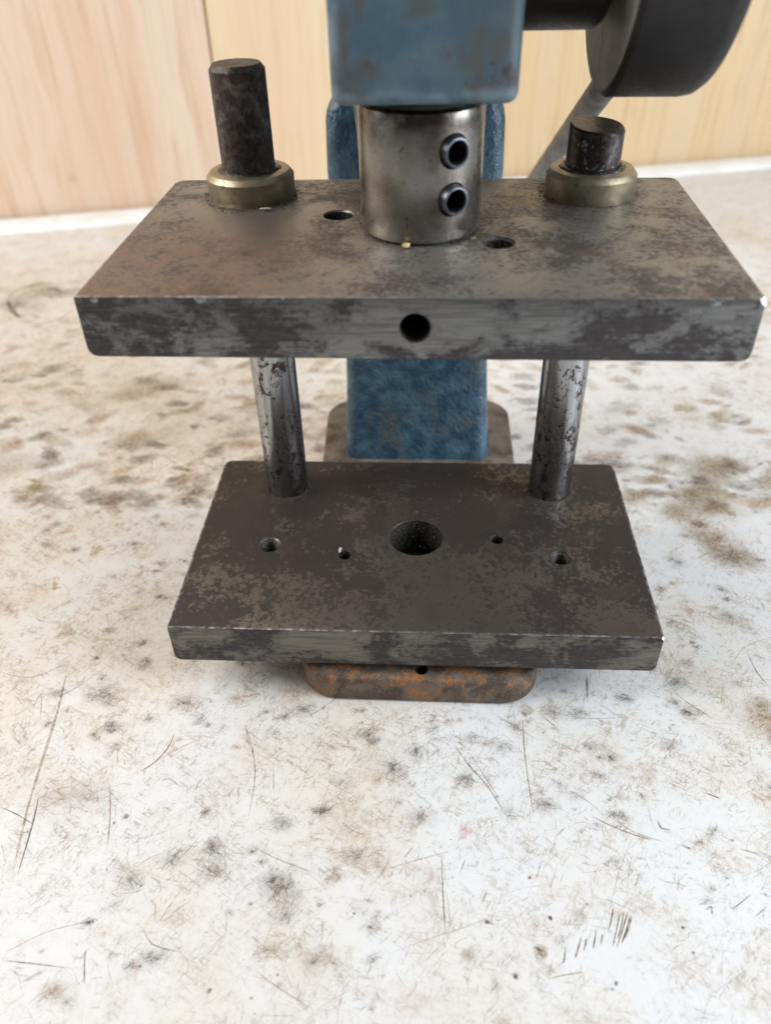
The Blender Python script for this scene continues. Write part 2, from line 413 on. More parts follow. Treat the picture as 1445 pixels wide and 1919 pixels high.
def boolean_cut(bm, cutters, cut_index):
    """subtract cutter meshes, their faces get material slot cut_index"""
    me = bpy.data.meshes.new('work'); bm.to_mesh(me); bm.free()
    slots = [bpy.data.materials.new('w%d' % i) for i in range(cut_index + 1)]
    for s in slots: me.materials.append(s)
    ob = bpy.data.objects.new('work', me); COL.objects.link(ob)
    tmp = []
    for c in cutters:
        for f in c.faces: f.material_index = cut_index
        cm = bpy.data.meshes.new('cut'); c.to_mesh(cm); c.free()
        for s in slots: cm.materials.append(s)
        co = bpy.data.objects.new('cut', cm); COL.objects.link(co); tmp.append(co)
        md = ob.modifiers.new('b', 'BOOLEAN'); md.operation = 'DIFFERENCE'; md.object = co; md.solver = 'EXACT'
    dg = bpy.context.evaluated_depsgraph_get()
    res = bpy.data.meshes.new_from_object(ob.evaluated_get(dg))
    for o in tmp + [ob]:
        d = o.data; bpy.data.objects.remove(o); bpy.data.meshes.remove(d)
    idx = [p.material_index for p in res.polygons]
    res.materials.clear()
    for s in slots: bpy.data.materials.remove(s)
    res['slots'] = idx
    return res
def thread_profile(r, top, bottom, pitch=.8, chamfer=.3):
    pr = [(r + chamfer + .12, top + .12), (r, top - chamfer)]; z = top - chamfer - .2
    while z > bottom:
        pr += [(r, z), (r - .45, z - pitch * .5)]; z -= pitch
    pr.append((r - .2, bottom)); return list(reversed(pr))
def plain_profile(r, top, bottom, chamfer=.2):
    if r > 5: chamfer = .10
    return [(r, bottom), (r, top - chamfer), (r + chamfer + .12, top + .12)]

def die_plate(W, y0, y1, T, cutters, nick_corner):
    """ground steel plate: top at z = 0, side-bottom edges broken, one knocked corner; slots 0 face, 1 edge, 2 bore, 3 bright"""
    front = round_poly([(-W, -T), (W, -T), (W, 0), (-W, 0)], [1.9, 1.9, 0, 0], 3)
    A = bmesh.new()                                     # front view pulled through the depth
    va = [A.verts.new((x, y0, z)) for x, z in front]; vb = [A.verts.new((x, y1, z)) for x, z in front]
    A.faces.new(va); A.faces.new(list(reversed(vb)))
    for k in range(len(front)): A.faces.new((va[k], vb[k], vb[(k + 1) % len(front)], va[(k + 1) % len(front)]))
    bmesh.ops.recalc_face_normals(A, faces=A.faces)
    B = extrude_poly(round_poly([(-W + .001, y0 - 2), (W - .001, y0 - 2), (W - .001, y1 - .001), (-W + .001, y1 - .001)], [0, 0, 2.6, 2.6], 3), -T - 2, 2)
    obs = []
    for w_ in (A, B):
        me_ = bpy.data.meshes.new('work'); w_.to_mesh(me_); w_.free()
        o_ = bpy.data.objects.new('work', me_); COL.objects.link(o_); obs.append(o_)
    md = obs[0].modifiers.new('b', 'BOOLEAN'); md.operation = 'INTERSECT'; md.object = obs[1]; md.solver = 'EXACT'
    res_ = bpy.data.meshes.new_from_object(obs[0].evaluated_get(bpy.context.evaluated_depsgraph_get()))
    bm = bmesh.new(); bm.from_mesh(res_); bpy.data.meshes.remove(res_)
    for o_ in obs:
        d_ = o_.data; bpy.data.objects.remove(o_); bpy.data.meshes.remove(d_)
    bmesh.ops.remove_doubles(bm, verts=bm.verts, dist=.01); bmesh.ops.dissolve_limit(bm, angle_limit=R(1), verts=bm.verts, edges=bm.edges)
    es = [e for e in sharp_edges(bm, 50) if all(abs(v.co.z) < .02 for v in e.verts) or all(abs(v.co.y - y0) < .02 for v in e.verts)]
    bevel(bm, es, .45, 2)
    bm.normal_update()
    for f in bm.faces: f.material_index = 0 if f.normal.z > .6 else 1
    g = bm.verts[:] + bm.edges[:] + bm.faces[:]
    cx, n = nick_corner
    r = bmesh.ops.bisect_plane(bm, geom=g, plane_co=Vector(cx), plane_no=Vector(n).normalized(), clear_outer=True)
    cutE = [x for x in r['geom_cut'] if isinstance(x, bmesh.types.BMEdge)]
    f = bmesh.ops.holes_fill(bm, edges=cutE)['faces']
    for x in f: x.material_index = 3
    bmesh.ops.recalc_face_normals(bm, faces=bm.faces)
    return boolean_cut_multi(bm, cutters)
def boolean_cut_multi(bm, cutters):
    me = bpy.data.meshes.new('work'); bm.to_mesh(me); bm.free()
    slots = [bpy.data.materials.new('w%d' % i) for i in range(4)]
    for s in slots: me.materials.append(s)
    ob = bpy.data.objects.new('work', me); COL.objects.link(ob); tmp = []
    for c in cutters:
        c.normal_update()
        for f in c.faces:
            ctr = f.calc_center_median(); rr = max(v.co.x for v in c.verts) - min(v.co.x for v in c.verts)
            f.material_index = 1 if rr > 5.9 and ctr.z > (-.15 if rr > 12 else -.35) and len(f.verts) == 4 and abs(f.normal.z) > .2 else 2
        cm = bpy.data.meshes.new('cut'); c.to_mesh(cm); c.free()
        for s in slots: cm.materials.append(s)
        co = bpy.data.objects.new('cut', cm); COL.objects.link(co); tmp.append(co)
        md = ob.modifiers.new('b', 'BOOLEAN'); md.operation = 'DIFFERENCE'; md.object = co; md.solver = 'EXACT'
    res = bpy.data.meshes.new_from_object(ob.evaluated_get(bpy.context.evaluated_depsgraph_get()))
    for o in tmp + [ob]:
        d = o.data; bpy.data.objects.remove(o); bpy.data.meshes.remove(d)
    idx = [p.material_index for p in res.polygons]
    res.materials.clear()
    for s in slots: bpy.data.materials.remove(s)
    res['slots'] = idx
    return res

# ------------------------------------------------------------------ the table
random.seed(5)
table = empty('workbench', (0, 0, -32), 'white laminate bench top, scratched and stained brown, under the press', 'workbench')
# back edge of the bench runs along the wall, turned about 14 degrees
U = Vector((.9703, .2419, 0)); Nn = Vector((-.2419, .9703, 0)); A0 = Vector((-275.8, 310.3, 0))
def on_edge(s, d, z=0.0): p = A0 + U * s + Nn * d; return Vector((p.x, p.y, z))
bm = bmesh.new()
c0 = [on_edge(-520, -2), on_edge(-520, -900), on_edge(1100, -900), on_edge(1100, -2)]
top = [bm.verts.new((p.x, p.y, 32)) for p in c0]; bot = [bm.verts.new((p.x, p.y, 0)) for p in c0]
bm.faces.new(top); bm.faces.new(list(reversed(bot)))
for i in range(4): bm.faces.new((top[i], bot[i], bot[(i + 1) % 4], top[(i + 1) % 4]))
bmesh.ops.recalc_face_normals(bm, faces=bm.faces)
bevel(bm, sharp_edges(bm), 1.5, 2)
link('bench_top', bm, M['laminate'], table)
# raised white trim along the back
bm = bmesh.new()
prof = [(-21, 31.8), (-19.5, 33.6), (-16.5, 35.0), (-4, 36.0), (-1.2, 35.0), (-.5, 31.8)]
ends = []
for s in (-519, 1099):
    ends.append([bm.verts.new(on_edge(s, d, z)) for d, z in prof])
for i in range(len(prof) - 1): bm.faces.new((ends[0][i], ends[1][i], ends[1][i + 1], ends[0][i + 1]))
bm.faces.new(ends[0]); bm.faces.new(list(reversed(ends[1]))); bm.faces.new((ends[0][0], ends[0][-1], ends[1][-1], ends[1][0]))
bmesh.ops.recalc_face_normals(bm, faces=bm.faces)
link('back_trim', bm, M['rim'], table)

STROKES= [([(-97.2,-53.6),(-94.6,-67.2),(-92.9,-81.9),(-91.1,-96.5),(-88.1,-111.9)],0.76,'t',0.45),([(-89.8,-92.5),(-88.4,-99.8),(-87.0,-111.7)],0.39,'b',0.7),([(-98.0,-95.7),(-93.3,-97.4),(-88.2,-99.8)],0.32,'b',0.75),([(-61.3,-73.2),(-62.1,-78.5),(-64.6,-82.8),(-67.1,-85.0)],0.42,'o',0.7),([(-67.1,-85.0),(-58.5,-77.6),(-53.6,-75.0)],0.27,'o',0.35),([(-43.7,-70.3),(-41.1,-75.4),(-38.3,-84.6),(-37.8,-95.9)],0.31,'b',0.4),([(-34.1,-82.9),(-32.8,-89.9)],0.27,'k',0.5),([(-73.5,-88.8),(-70.7,-97.1),(-68.8,-105.0)],0.39,'t',0.5),([(-83.1,-129.6),(-76.2,-129.9),(-68.2,-130.5)],0.28,'b',0.5),([(-66.2,-126.8),(-65.7,-128.9),(-64.2,-133.3)],0.33,'k',0.55),([(-55.9,-121.6),(-52.6,-125.2),(-46.1,-126.5)],0.23,'b',0.45),([(-73.0,-131.0),(-77.0,-133.4)],0.66,'k',0.25),([(-34.6,-103.7),(-29.4,-106.0),(-19.4,-109.3)],0.24,'b',0.4),([(-49.2,-118.8),(-52.3,-120.4),(-49.0,-112.8)],0.23,'t',0.4),([(-15.8,-96.5),(-13.2,-98.5),(-9.4,-99.7)],0.25,'b',0.4),([(-30.1,-129.4),(-25.3,-132.2),(-17.4,-136.0)],0.22,'t',0.4),([(28.7,-65.7),(28.3,-77.7),(28.9,-93.7)],0.3,'b',0.55),([(7.4,-103.4),(7.7,-112.9),(8.2,-121.3)],0.29,'b',0.6),([(-5.3,-107.5),(1.7,-105.1),(9.6,-102.6)],0.19,'t',0.4),([(10.8,-74.4),(14.4,-80.5),(18.7,-86.2),(22.6,-93.7)],0.4,'k',0.45),([(14.5,-76.7),(17.6,-82.6),(21.4,-89.6)],0.27,'k',0.4),([(21.8,-65.1),(31.3,-72.0)],0.28,'y',0.55),([(34.1,-65.3),(37.5,-68.9)],0.3,'k',0.65),([(40.3,-63.1),(43.8,-65.4),(54.2,-64.8)],0.28,'k',0.35),([(47.3,-51.0),(46.2,-60.5)],0.58,'b',0.55),([(48.5,-59.9),(53.9,-64.8)],0.28,'k',0.4),([(67.6,-49.8),(71.3,-58.3),(78.6,-64.9)],0.32,'b',0.45),([(42.4,-93.0),(48.6,-96.2),(55.3,-98.4)],0.43,'y',0.6),([(47.2,-93.5),(51.5,-96.6),(57.6,-98.7)],0.27,'y',0.5),([(37.7,-86.2),(41.8,-88.9),(45.5,-92.9)],0.25,'b',0.35),([(69.6,-85.7),(73.8,-87.5)],0.38,'k',0.6),([(57.4,-93.1),(57.8,-95.3),(59.9,-95.6)],0.43,'b',0.55),([(28.5,-128.5),(31.4,-127.7),(35.8,-126.9)],0.26,'y',0.7),([(28.4,-128.8),(29.7,-125.0)],0.21,'y',0.55),([(68.6,-113.3),(74.0,-109.6)],0.28,'b',0.65),([(72.4,-115.0),(76.3,-112.2)],0.22,'t',0.5),([(73.9,-99.6),(78.5,-100.9)],0.41,'y',0.6),([(61.4,-99.3),(63.5,-100.2)],0.54,'b',0.55),([(63.0,-113.6),(64.4,-112.9),(64.1,-114.6)],0.45,'k',0.5),([(64.2,-111.8),(61.9,-112.5),(65.3,-112.1)],0.18,'k',0.3),([(11.2,-108.1),(13.0,-103.8)],0.26,'b',0.45),([(-1.1,-104.9),(1.1,-101.7)],0.24,'b',0.4),([(27.7,-109.2),(29.6,-104.4)],0.23,'b',0.35),([(33.2,-98.6),(35.9,-95.9)],0.42,'k',0.4),([(61.3,-105.6),(59.1,-107.4),(58.0,-109.8)],0.23,'t',0.4),([(-83.5,-128.6),(-75.4,-123.5),(-65.9,-120.9)],0.18,'t',0.35),([(-4.1,-125.3),(4.3,-121.9),(13.2,-118.8),(18.9,-116.1)],0.17,'t',0.3),([(-101.5,-67.4),(-101.3,-62.1),(-98.0,-70.8)],0.43,'t',0.35),([(-19.3,-59.5),(-24.4,-64.9),(-28.4,-67.6)],0.23,'b',0.4),([(-115.7,-55.2),(-105.9,-56.7),(-97.5,-50.7)],0.3,'t',0.4),([(-43.3,-70.6),(-41.3,-77.0)],0.35,'k',0.3),([(-86.2,-52.3),(-92.6,-60.0),(-97.1,-63.8)],0.3,'t',0.4),([(87.6,-3.4),(95.7,1.9)],0.5,'t',0.4),([(95.5,-54.0),(93.6,-48.6),(93.0,-41.0)],0.35,'k',0.4),([(32.6,-122.3),(32.3,-123.9),(31.8,-125.5)],0.33,'b',0.65),([(34.3,-124.4),(35.3,-122.2),(36.2,-120.0)],0.32,'b',0.65),([(37.2,-120.3),(36.8,-121.6),(36.2,-122.9)],0.33,'b',0.65),([(38.2,-122.4),(38.9,-120.4),(39.5,-118.3)],0.33,'b',0.65),([(40.6,-119.3),(40.3,-120.4),(39.9,-121.5)],0.33,'b',0.65),([(42.1,-118.4),(43.0,-116.1),(43.8,-113.8)],0.33,'b',0.65),([(42.2,-121.9),(43.6,-118.5),(44.9,-115.0)],0.33,'b',0.65),([(43.5,-120.3),(44.8,-117.5),(45.8,-114.6)],0.33,'b',0.65),([(42.9,-122.2),(44.9,-118.3),(46.8,-114.3)],0.32,'b',0.65),([(44.1,-121.3),(45.7,-118.3),(47.1,-115.2)],0.33,'b',0.65),([(45.0,-120.2),(46.3,-117.8),(47.4,-115.3)],0.33,'b',0.65)]
BLOTS= [(-213.6,188.1,11.47,'k',0.5),(-207.5,205.1,13.29,'y',0.35),(-195.8,201.6,7.32,'k',0.5),(105.6,46.1,13.4,'y',0.5),(114.6,47.9,4.22,'b',0.6),(94.0,29.9,8.27,'y',0.4),(86.8,20.9,4.49,'y',0.4),(98.0,7.2,6.02,'o',0.55),(99.7,-1.8,5.85,'b',0.5),(93.7,13.9,5.27,'o',0.4),(91.7,-63.6,6.12,'o',0.28),(90.3,-59.4,4.15,'y',0.35),(12.6,-97.4,1.96,'p',0.28),(12.3,-99.1,1.22,'p',0.22),(5.1,-108.3,2.58,'p',0.15),(22.0,-128.3,0.74,'r',0.9),(30.2,-116.6,0.56,'r',0.8),(41.8,-128.5,0.42,'r',0.6),(16.8,-117.9,0.67,'k',0.7),(58.3,-122.3,0.43,'n',0.8),(41.7,-128.9,0.42,'n',0.8),(40.8,-129.8,0.31,'n',0.8),(57.4,-117.4,0.44,'n',0.7),(0.7,-113.1,0.58,'k',0.4),(26.6,-108.1,0.47,'b',0.8),(27.4,-123.8,1.95,'y',0.5),(27.1,-123.0,1.09,'b',0.5),(-67.5,-121.3,1.14,'k',0.85),(-66.9,-97.1,0.89,'k',0.75),(-48.3,-95.1,1.27,'b',0.7),(-38.8,-133.4,0.64,'b',0.8),(-30.2,-134.4,0.42,'r',0.6),(-25.7,-129.9,0.43,'k',0.7),(-11.2,-117.3,0.34,'k',0.8),(-44.4,-104.1,3.05,'k',0.55),(-53.0,-106.7,2.66,'k',0.5),(-61.1,-112.1,3.32,'k',0.45),(-27.1,-113.1,4.07,'b',0.5),(-29.8,-110.9,2.59,'k',0.45),(-25.8,-118.2,2.5,'k',0.4),(-43.2,-109.6,2.98,'b',0.4),(-20.5,-93.9,2.27,'k',0.6),(-29.5,-97.6,2.49,'k',0.55),(-84.6,-61.6,4.39,'k',0.5),(-61.3,-63.5,3.6,'k',0.4),(-28.7,-65.0,2.83,'k',0.4),(-96.4,-61.6,2.21,'k',0.4),(-4.6,-81.9,2.89,'k',0.6),(2.8,-94.4,2.49,'b',0.6),(13.0,-84.2,2.33,'k',0.55),(32.2,-90.4,2.5,'b',0.6),(1.2,-76.8,2.94,'k',0.5),(-11.2,-72.5,2.46,'k',0.5),(-9.7,-74.3,1.9,'n',0.35),(22.6,-74.8,2.41,'k',0.4),(37.2,-63.7,3.05,'k',0.4),(71.7,-62.6,2.48,'k',0.6),(70.9,-53.0,2.85,'k',0.55),(29.6,-63.1,2.79,'y',0.4),(65.3,-72.6,2.39,'b',0.4),(65.9,-98.6,1.43,'o',0.45),(12.4,-124.7,1.95,'y',0.4),(36.2,-115.7,2.01,'y',0.35),(-69.8,-135.0,3.21,'t',0.5),(-18.5,-126.9,2.39,'k',0.35),(-51.3,-127.8,2.42,'k',0.35),(-11.5,-104.7,3.0,'b',0.4),(-15.8,-109.1,1.65,'o',0.4),(-28.6,-125.3,2.2,'t',0.4),(-86.3,-93.6,7.78,'t',0.25),(-77.8,-91.8,5.2,'k',0.2)]
SPILL=[(114.9,48.9,5.77,0.8,1.4,0.2),(105.6,42.8,7.59,0.5,1.3,0.2),(96.3,31.5,6.46,0.55,1.2,0.9),(86.8,20.9,4.49,0.5,1.5,0.7),(98.8,27.0,8.19,0.45,1,0.5),(92.6,16.7,5.31,0.5,1.3,-0.7),(94.4,6.6,4.81,0.7,1.5,-0.5),(98.4,-0.6,5.37,0.75,1.7,-0.4),(102.8,-3.5,4.15,0.5,1.8,-0.4),(91.7,-63.6,4.76,0.25,1.3,-0.4),(121.5,30.5,5.48,0.4,1.6,-0.3),(91.7,52.6,4.89,0.35,1.3,0.1),(-126.8,96.3,6.96,0.5,2,0.2),(-116.6,105.6,8.27,0.45,2,0.2),(-112.3,59.8,9.53,0.45,1.5,0.2),(-155.2,44.5,9.29,0.4,1.8,0.3)]
RINGMARK=[([(-221.7,194.7),(-215.6,184.8),(-209.3,176.4),(-203.8,171.5)],2.62,'k',0.6),([(-221.7,193.4),(-221.4,203.0),(-217.5,211.5),(-209.3,217.3)],1.16,'b',0.45),([(-205.9,208.6),(-199.4,207.2),(-195.2,203.0)],2.67,'k',0.6),([(-200.7,197.4),(-195.0,194.7)],1.45,'k',0.4),([(-205.6,169.0),(-193.1,165.4),(-184.0,170.3),(-181.2,181.6)],1.1,'t',0.4),([(-217.8,208.6),(-211.1,214.4),(-204.2,215.8)],2.09,'b',0.35),([(-231.5,223.3),(-217.7,234.7),(-193.9,229.2)],0.92,'t',0.35),([(-199.8,175.2),(-194.1,171.5)],1.67,'k',0.3)]
STROKES=STROKES+RINGMARK

CC = {'b': (.175, .112, .065), 'k': (.125, .100, .078), 't': (.42, .27, .15), 'o': (.40, .19, .065), 'y': (.37, .27, .13), 'p': (.72, .22, .28), 'r': (.10, .022, .02), 'n': (.055, .065, .11)}
def vary(c): k = random.uniform(.75, 1.35); return tuple(min(1, v * k * random.uniform(.93, 1.07)) for v in c)
mv, mf, mc = [], [], []
zc = [0]
def nz():
    zc[0] += 1; return 32.03 + (zc[0] % 4000) * 2.2e-5
def stroke(pts, w, col, a):
    """tapered ribbon along pts"""
    P = [Vector((p[0], p[1])) for p in pts]
    # resample to smooth curve
    Q = []
    for i in range(len(P) - 1):
        p0 = P[max(i - 1, 0)]; p1 = P[i]; p2 = P[i + 1]; p3 = P[min(i + 2, len(P) - 1)]
        for k in range(3):
            t = k / 3; Q.append(.5 * ((2 * p1) + (p2 - p0) * t + (2 * p0 - 5 * p1 + 4 * p2 - p3) * t * t + (3 * p1 - p0 - 3 * p2 + p3) * t ** 3))
    Q.append(P[-1]); z = nz(); b = len(mv); n = len(Q)
    for i, q in enumerate(Q):
        d = (Q[min(i + 1, n - 1)] - Q[max(i - 1, 0)]); d = d.normalized() if d.length > 0 else Vector((1, 0)); s = Vector((-d.y, d.x))
        t = i / (n - 1); ww = w * .5 * (.25 + .75 * math.sin(math.pi * min(max(t, .06), .94)) ** .6) * random.uniform(.8, 1.2)
        mv.extend([(q.x + s.x * ww, q.y + s.y * ww, z), (q.x - s.x * ww, q.y - s.y * ww, z)])
        aa = a * min(1, 6 * t + .15, 6 * (1 - t) + .15) * random.uniform(.75, 1.1)
        mc.extend([(*col, aa)] * 2)
    for i in range(n - 1): mf.append((b + 2 * i, b + 2 * i + 1, b + 2 * i + 3, b + 2 * i + 2))
def blot(x, y, r, col, a, el=1.0, ang=0.0):
    z = nz(); b = len(mv); n = 14
    ca, sa = math.cos(ang), math.sin(ang)
    mv.append((x, y, z)); mc.append((*col, a))
    for ring, aa in ((.5, a * .75), (1.0, 0.0)):
        for i in range(n):
            th = 2 * math.pi * i / n; rr = r * ring * random.uniform(.7, 1.3); u, v = rr * math.cos(th) * el, rr * math.sin(th) / el ** .3
            mv.append((x + u * ca - v * sa, y + u * sa + v * ca, z)); mc.append((*col, aa))
    for i in range(n):
        j = (i + 1) % n; mf.append((b, b + 1 + i, b + 1 + j)); mf.append((b + 1 + i, b + 1 + n + i, b + 1 + n + j, b + 1 + j))
def hairline(x, y, L, ang, w, col, a, bend=.07):
    d = Vector((math.cos(ang), math.sin(ang))); s = Vector((-d.y, d.x)); k = random.gauss(0, bend) * L
    stroke([(x - d.x * L / 2, y - d.y * L / 2), (x + s.x * k, y + s.y * k), (x + d.x * L / 2, y + d.y * L / 2)], w, col, a)
ANG = [R(a) for a in (-38, -48, 35, 55, 92, 80, 12, -15, 65)]
def smudge(x, y, r, col, a, n):
    dr = random.choice((.25, .45, -.5, -.7, 1.2)) + random.gauss(0, .25); n = int(n * 1.4)
    blot(x, y, r * 1.3, col, a * .38, random.uniform(1, 1.7), random.uniform(-.4, .6)); blot(x + random.gauss(0, .3) * r, y + random.gauss(0, .2) * r, r * .7, col, a * .30, random.uniform(1, 1.8), random.uniform(-.4, .6))
    for _ in range(n):
        t, q = random.uniform(0, 6.28), abs(random.gauss(.25, .55)) * r
        u, v = q * 1.7 * math.cos(t), q * .75 * math.sin(t)
        hairline(x + u * math.cos(dr) - v * math.sin(dr), y + u * math.sin(dr) + v * math.cos(dr), random.uniform(.3, 1.5) * r, (dr if random.random() < .55 else random.choice(ANG)) + random.gauss(0, .35), random.uniform(.06, .18), col, a * random.uniform(.35, 1.1), .08)
for pts, w, c, a in STROKES: stroke(pts, max(w, .24), CC[c], min(1, a * 1.45))
# tan spill beside the lower plate
for x, y, r, a, el, an in SPILL:
    for _ in range(5): blot(x + random.gauss(0, .35) * r, y + random.gauss(0, .3) * r, r * random.uniform(.7, 1.5), vary(CC['y']), a * .24, el, an)
    for _ in range(10): hairline(x + random.gauss(0, .6) * r, y + random.gauss(0, .5) * r, r * random.uniform(.5, 1.5), an + random.gauss(0, .5), .25, vary(CC['t']), a * random.uniform(.2, .6))
for x, y, r, c, a in BLOTS:
    col = CC[c]
    if c in 'kbto' and r > 1.0: smudge(x, y, r, col, a, int(10 + r * 9))
    else:
        blot(x, y, r, col, a, 1.15, random.uniform(0, 3)); blot(x + r * .2, y, r * .7, col, a * .7)
from mathutils import noise as mn
def dens(x, y, s, k=0): return mn.fractal(Vector((x / s, y / s, k)), 1.0, 2.0, 3)
def free(x, y): return not (-33 < x < 33 and -60 < y < 78)
n = 0
while n < 5200:      # hairline scratches in the near part of the bench, gathered where work was done
    y = random.uniform(-145, 20); x = random.uniform(-110, 110)
    if not free(x, y) or dens(x, y, 17) + (.12 if y > -112 else -.08) < random.uniform(-.25, .35): continue
    n += 1; L = min(1.7 * math.exp(random.gauss(.1, .85)), 24)
    hairline(x, y, L, random.choice(ANG) + random.gauss(0, .22), random.uniform(.05, .15) * (1.3 if L > 7 else 1), vary(CC[random.choice('bbbktttoy')]), random.uniform(.15, .75) * (.9 if L < 6 else .7))
n = 0
while n < 420:       # small hairy dirt patches
    y = random.uniform(-145, 60); x = random.uniform(-130, 130)
    if not free(x, y) or dens(x, y, 30, 5) + (.10 if y > -105 else -.12) < random.uniform(-.3, .3): continue
    n += 1; near = max(0, min(1, (-40 - y) / 90))
    r = random.uniform(.7, 2.6) * (1 - .35 * near); smudge(x, y, r, vary(CC[random.choice('kbbtk')]), random.uniform(.15, .75) * (1 - .5 * near), int(8 + 7 * r))
for _ in range(34):  # brown specks along the foot, also a painted stand-in for its contact shadow
    t = random.random(); x, y = random.choice(((-33 - 4 * random.random(), -55 + 60 * t), (-30 + 62 * t, -63.5 - 5 * random.random()), (36 + 4 * random.random(), -55 + 60 * t)))
    smudge(x, y, random.uniform(.5, 1.5), vary(CC['b']), random.uniform(.25, .6), 8)
n = 0
while n < 900:       # blotches further back
    y = 20 + 300 * random.random() ** 1.5; s = 150 + y * .6; x = random.uniform(-s, s)
    if not free(x, y): continue
    n += 1; blot(x, y, random.uniform(1.5, 5.5), vary(CC[random.choice('btttyyk')]), random.uniform(.2, .75) * max(.12, 1 - max(0, y - 90) / 170), random.uniform(1, 2.2), random.gauss(.1, .5))
for _ in range(90):  # specks
    x, y = random.uniform(-100, 100), random.uniform(-140, -20)
    if free(x, y): blot(x, y, random.uniform(.2, .45), vary(CC['k']), random.uniform(.4, .9))
me = bpy.data.meshes.new('scratch_marks'); me.from_pydata(mv, [], mf); me.update()
at = me.color_attributes.new('mark_color', 'FLOAT_COLOR', 'POINT'); at.data.foreach_set('color', np.array(mc, dtype=np.float32).ravel())
o = link_mesh('scratch_marks', me, M['marks'], table, smooth=0); o['kind'] = 'stuff'

# ------------------------------------------------------------------ the wall
w0 = on_edge(0, 3)
wall = empty('plank_wall', (w0.x, w0.y, 0), 'pale pine plank wall standing behind the bench', 'wall', rot=(0, 0, math.atan2(U.y, U.x)))
pines = [pine('pine_plank_pink', 1.0, (.75, .53, .385), (.775, .62, .48), (.62, .38, .23)),
         pine('pine_plank_yellow', 14.0, (.78, .64, .42), (.77, .56, .38), (.68, .48, .28)),
         pine('pine_plank_amber', 31.0, (.68, .49, .28), (.66, .51, .32), (.50, .30, .15))]
edges = [-527, -300, -75, 149, 330, 560, 790, 1000]
for i, k in enumerate([0, 2, 0, 1, 2, 1, 0]):
    w = edges[i + 1] - edges[i]
    bm0 = box_bm(.4, w - .4, 0, 18, -60, 760)
    bevel(bm0, [e for e in bm0.edges if all(abs(v.co.y) < .01 for v in e.verts) and abs(e.verts[0].co.z - e.verts[1].co.z) > 10], 2.2, 3)
    link('plank', bm0, pines[k], wall, loc=(edges[i], 0, 0))
# tongue behind the joints so the gaps close in wood
link('batten', box_bm(-520, 990, 18.2, 26, -60, 760), pines[1], wall)

# ------------------------------------------------------------------ arbor press
press = empty('arbor_press', (0, 0, 0), 'blue cast iron hand press with rusty foot, collar and black hub', 'press')
bpts = round_poly([(-29.9, -61.5), (33.3, -61.9), (33.8, 79.6), (-36.4, 78.6)], [10, 10, 12, 12], 10)
bm = extrude_poly(bpts, 0.2, 9.4)
bevel(bm, sharp_edges(bm, 60), .9, 3)
me = boolean_cut(bm, [lathe_bm([(1.7, 3), (1.7, 10)], 24, origin=(2.2, -58.4, 0))], 1)
link_mesh('base', me, [M['base'], M['bore']], press)
link('bed_pad', box_bm(-20, 22, -44, 30, 9.3, 12.55), M['base'], press)

# column: a stack of rounded sections, shoulders rounded at the top
def section(cx, hw, yf, yb, r, z, bm, seg=6):
    return [bm.verts.new((p[0], p[1], z)) for p in round_poly([(cx - hw, yf), (cx + hw, yf), (cx + hw, yb), (cx - hw, yb)], [r] * 4, seg)]
bm = bmesh.new(); secs = []
keys = [(9.2, -.9, 25.6, 37.0, 4.8), (16, -.95, 25.1, 38.8, 4.6), (26, -1.05, 24.6, 40.8, 4.5), (36, -1.2, 24.1, 42.4, 4.4), (44, -1.3, 23.8, 43.0, 4.4), (56, -1.4, 23.8, 42.8, 4.4), (70, -1.6, 24.2, 41.6, 4.4), (90, -1.8, 24.8, 40.0, 4.4), (106, -1.8, 25.2, 39.4, 4.4), (119, -1.8, 24.8, 39.6, 4.4)]
for z, cx, hw, yf, r in keys: secs.append(section(cx, hw, yf, 74, r, z, bm))
for t in (20, 40, 60, 78, 90):
    a = R(t); secs.append(section(-1.8, 24.8 - 6.5 * (1 - math.cos(a)), 39.6 + 3 * (1 - math.cos(a)), 74 - 5 * (1 - math.cos(a)), 4.4, 119 + 7.5 * math.sin(a), bm))
for a, b in zip(secs, secs[1:]):
    n = len(a)
    for i in range(n): bm.faces.new((a[i], a[(i + 1) % n], b[(i + 1) % n], b[i]))
bm.faces.new(list(reversed(secs[0]))); bm.faces.new(secs[-1])
bmesh.ops.recalc_face_normals(bm, faces=bm.faces)
link('column', bm, M['column'], press, smooth=40)
# arm: central web that leaves the column and carries the head
arm = round_poly([(46, 76), (30, 84), (29, 112), (16, 133), (14, 150), (14, 204), (70, 204), (70, 120), (60, 76)], [0, 12, 14, 10, 4, 4, 10, 0, 0], 6)
bm = extrude_poly(arm, -16.6, 15.2, 'YZ'); bevel(bm, sharp_edges(bm, 60), 1.8, 3)
link('arm', bm, M['column'], press)
# head: ram housing
hp = round_poly([(-15.3, -39), (18.4, -39), (18.4, 22), (-15.3, 22)], [3.0] * 4, 6)
bm = extrude_poly(hp, 139.4, 206); bevel(bm, sharp_edges(bm, 60), 1.9, 4)
link('head', bm, M['head'], press)
link('ram', lathe_bm([(8, 118), (8, 137.3), (11.6, 137.6), (11.8, 138.4), (11.2, 140.2)], 48, origin=(.8, -22, 0)), M['ram'], press)
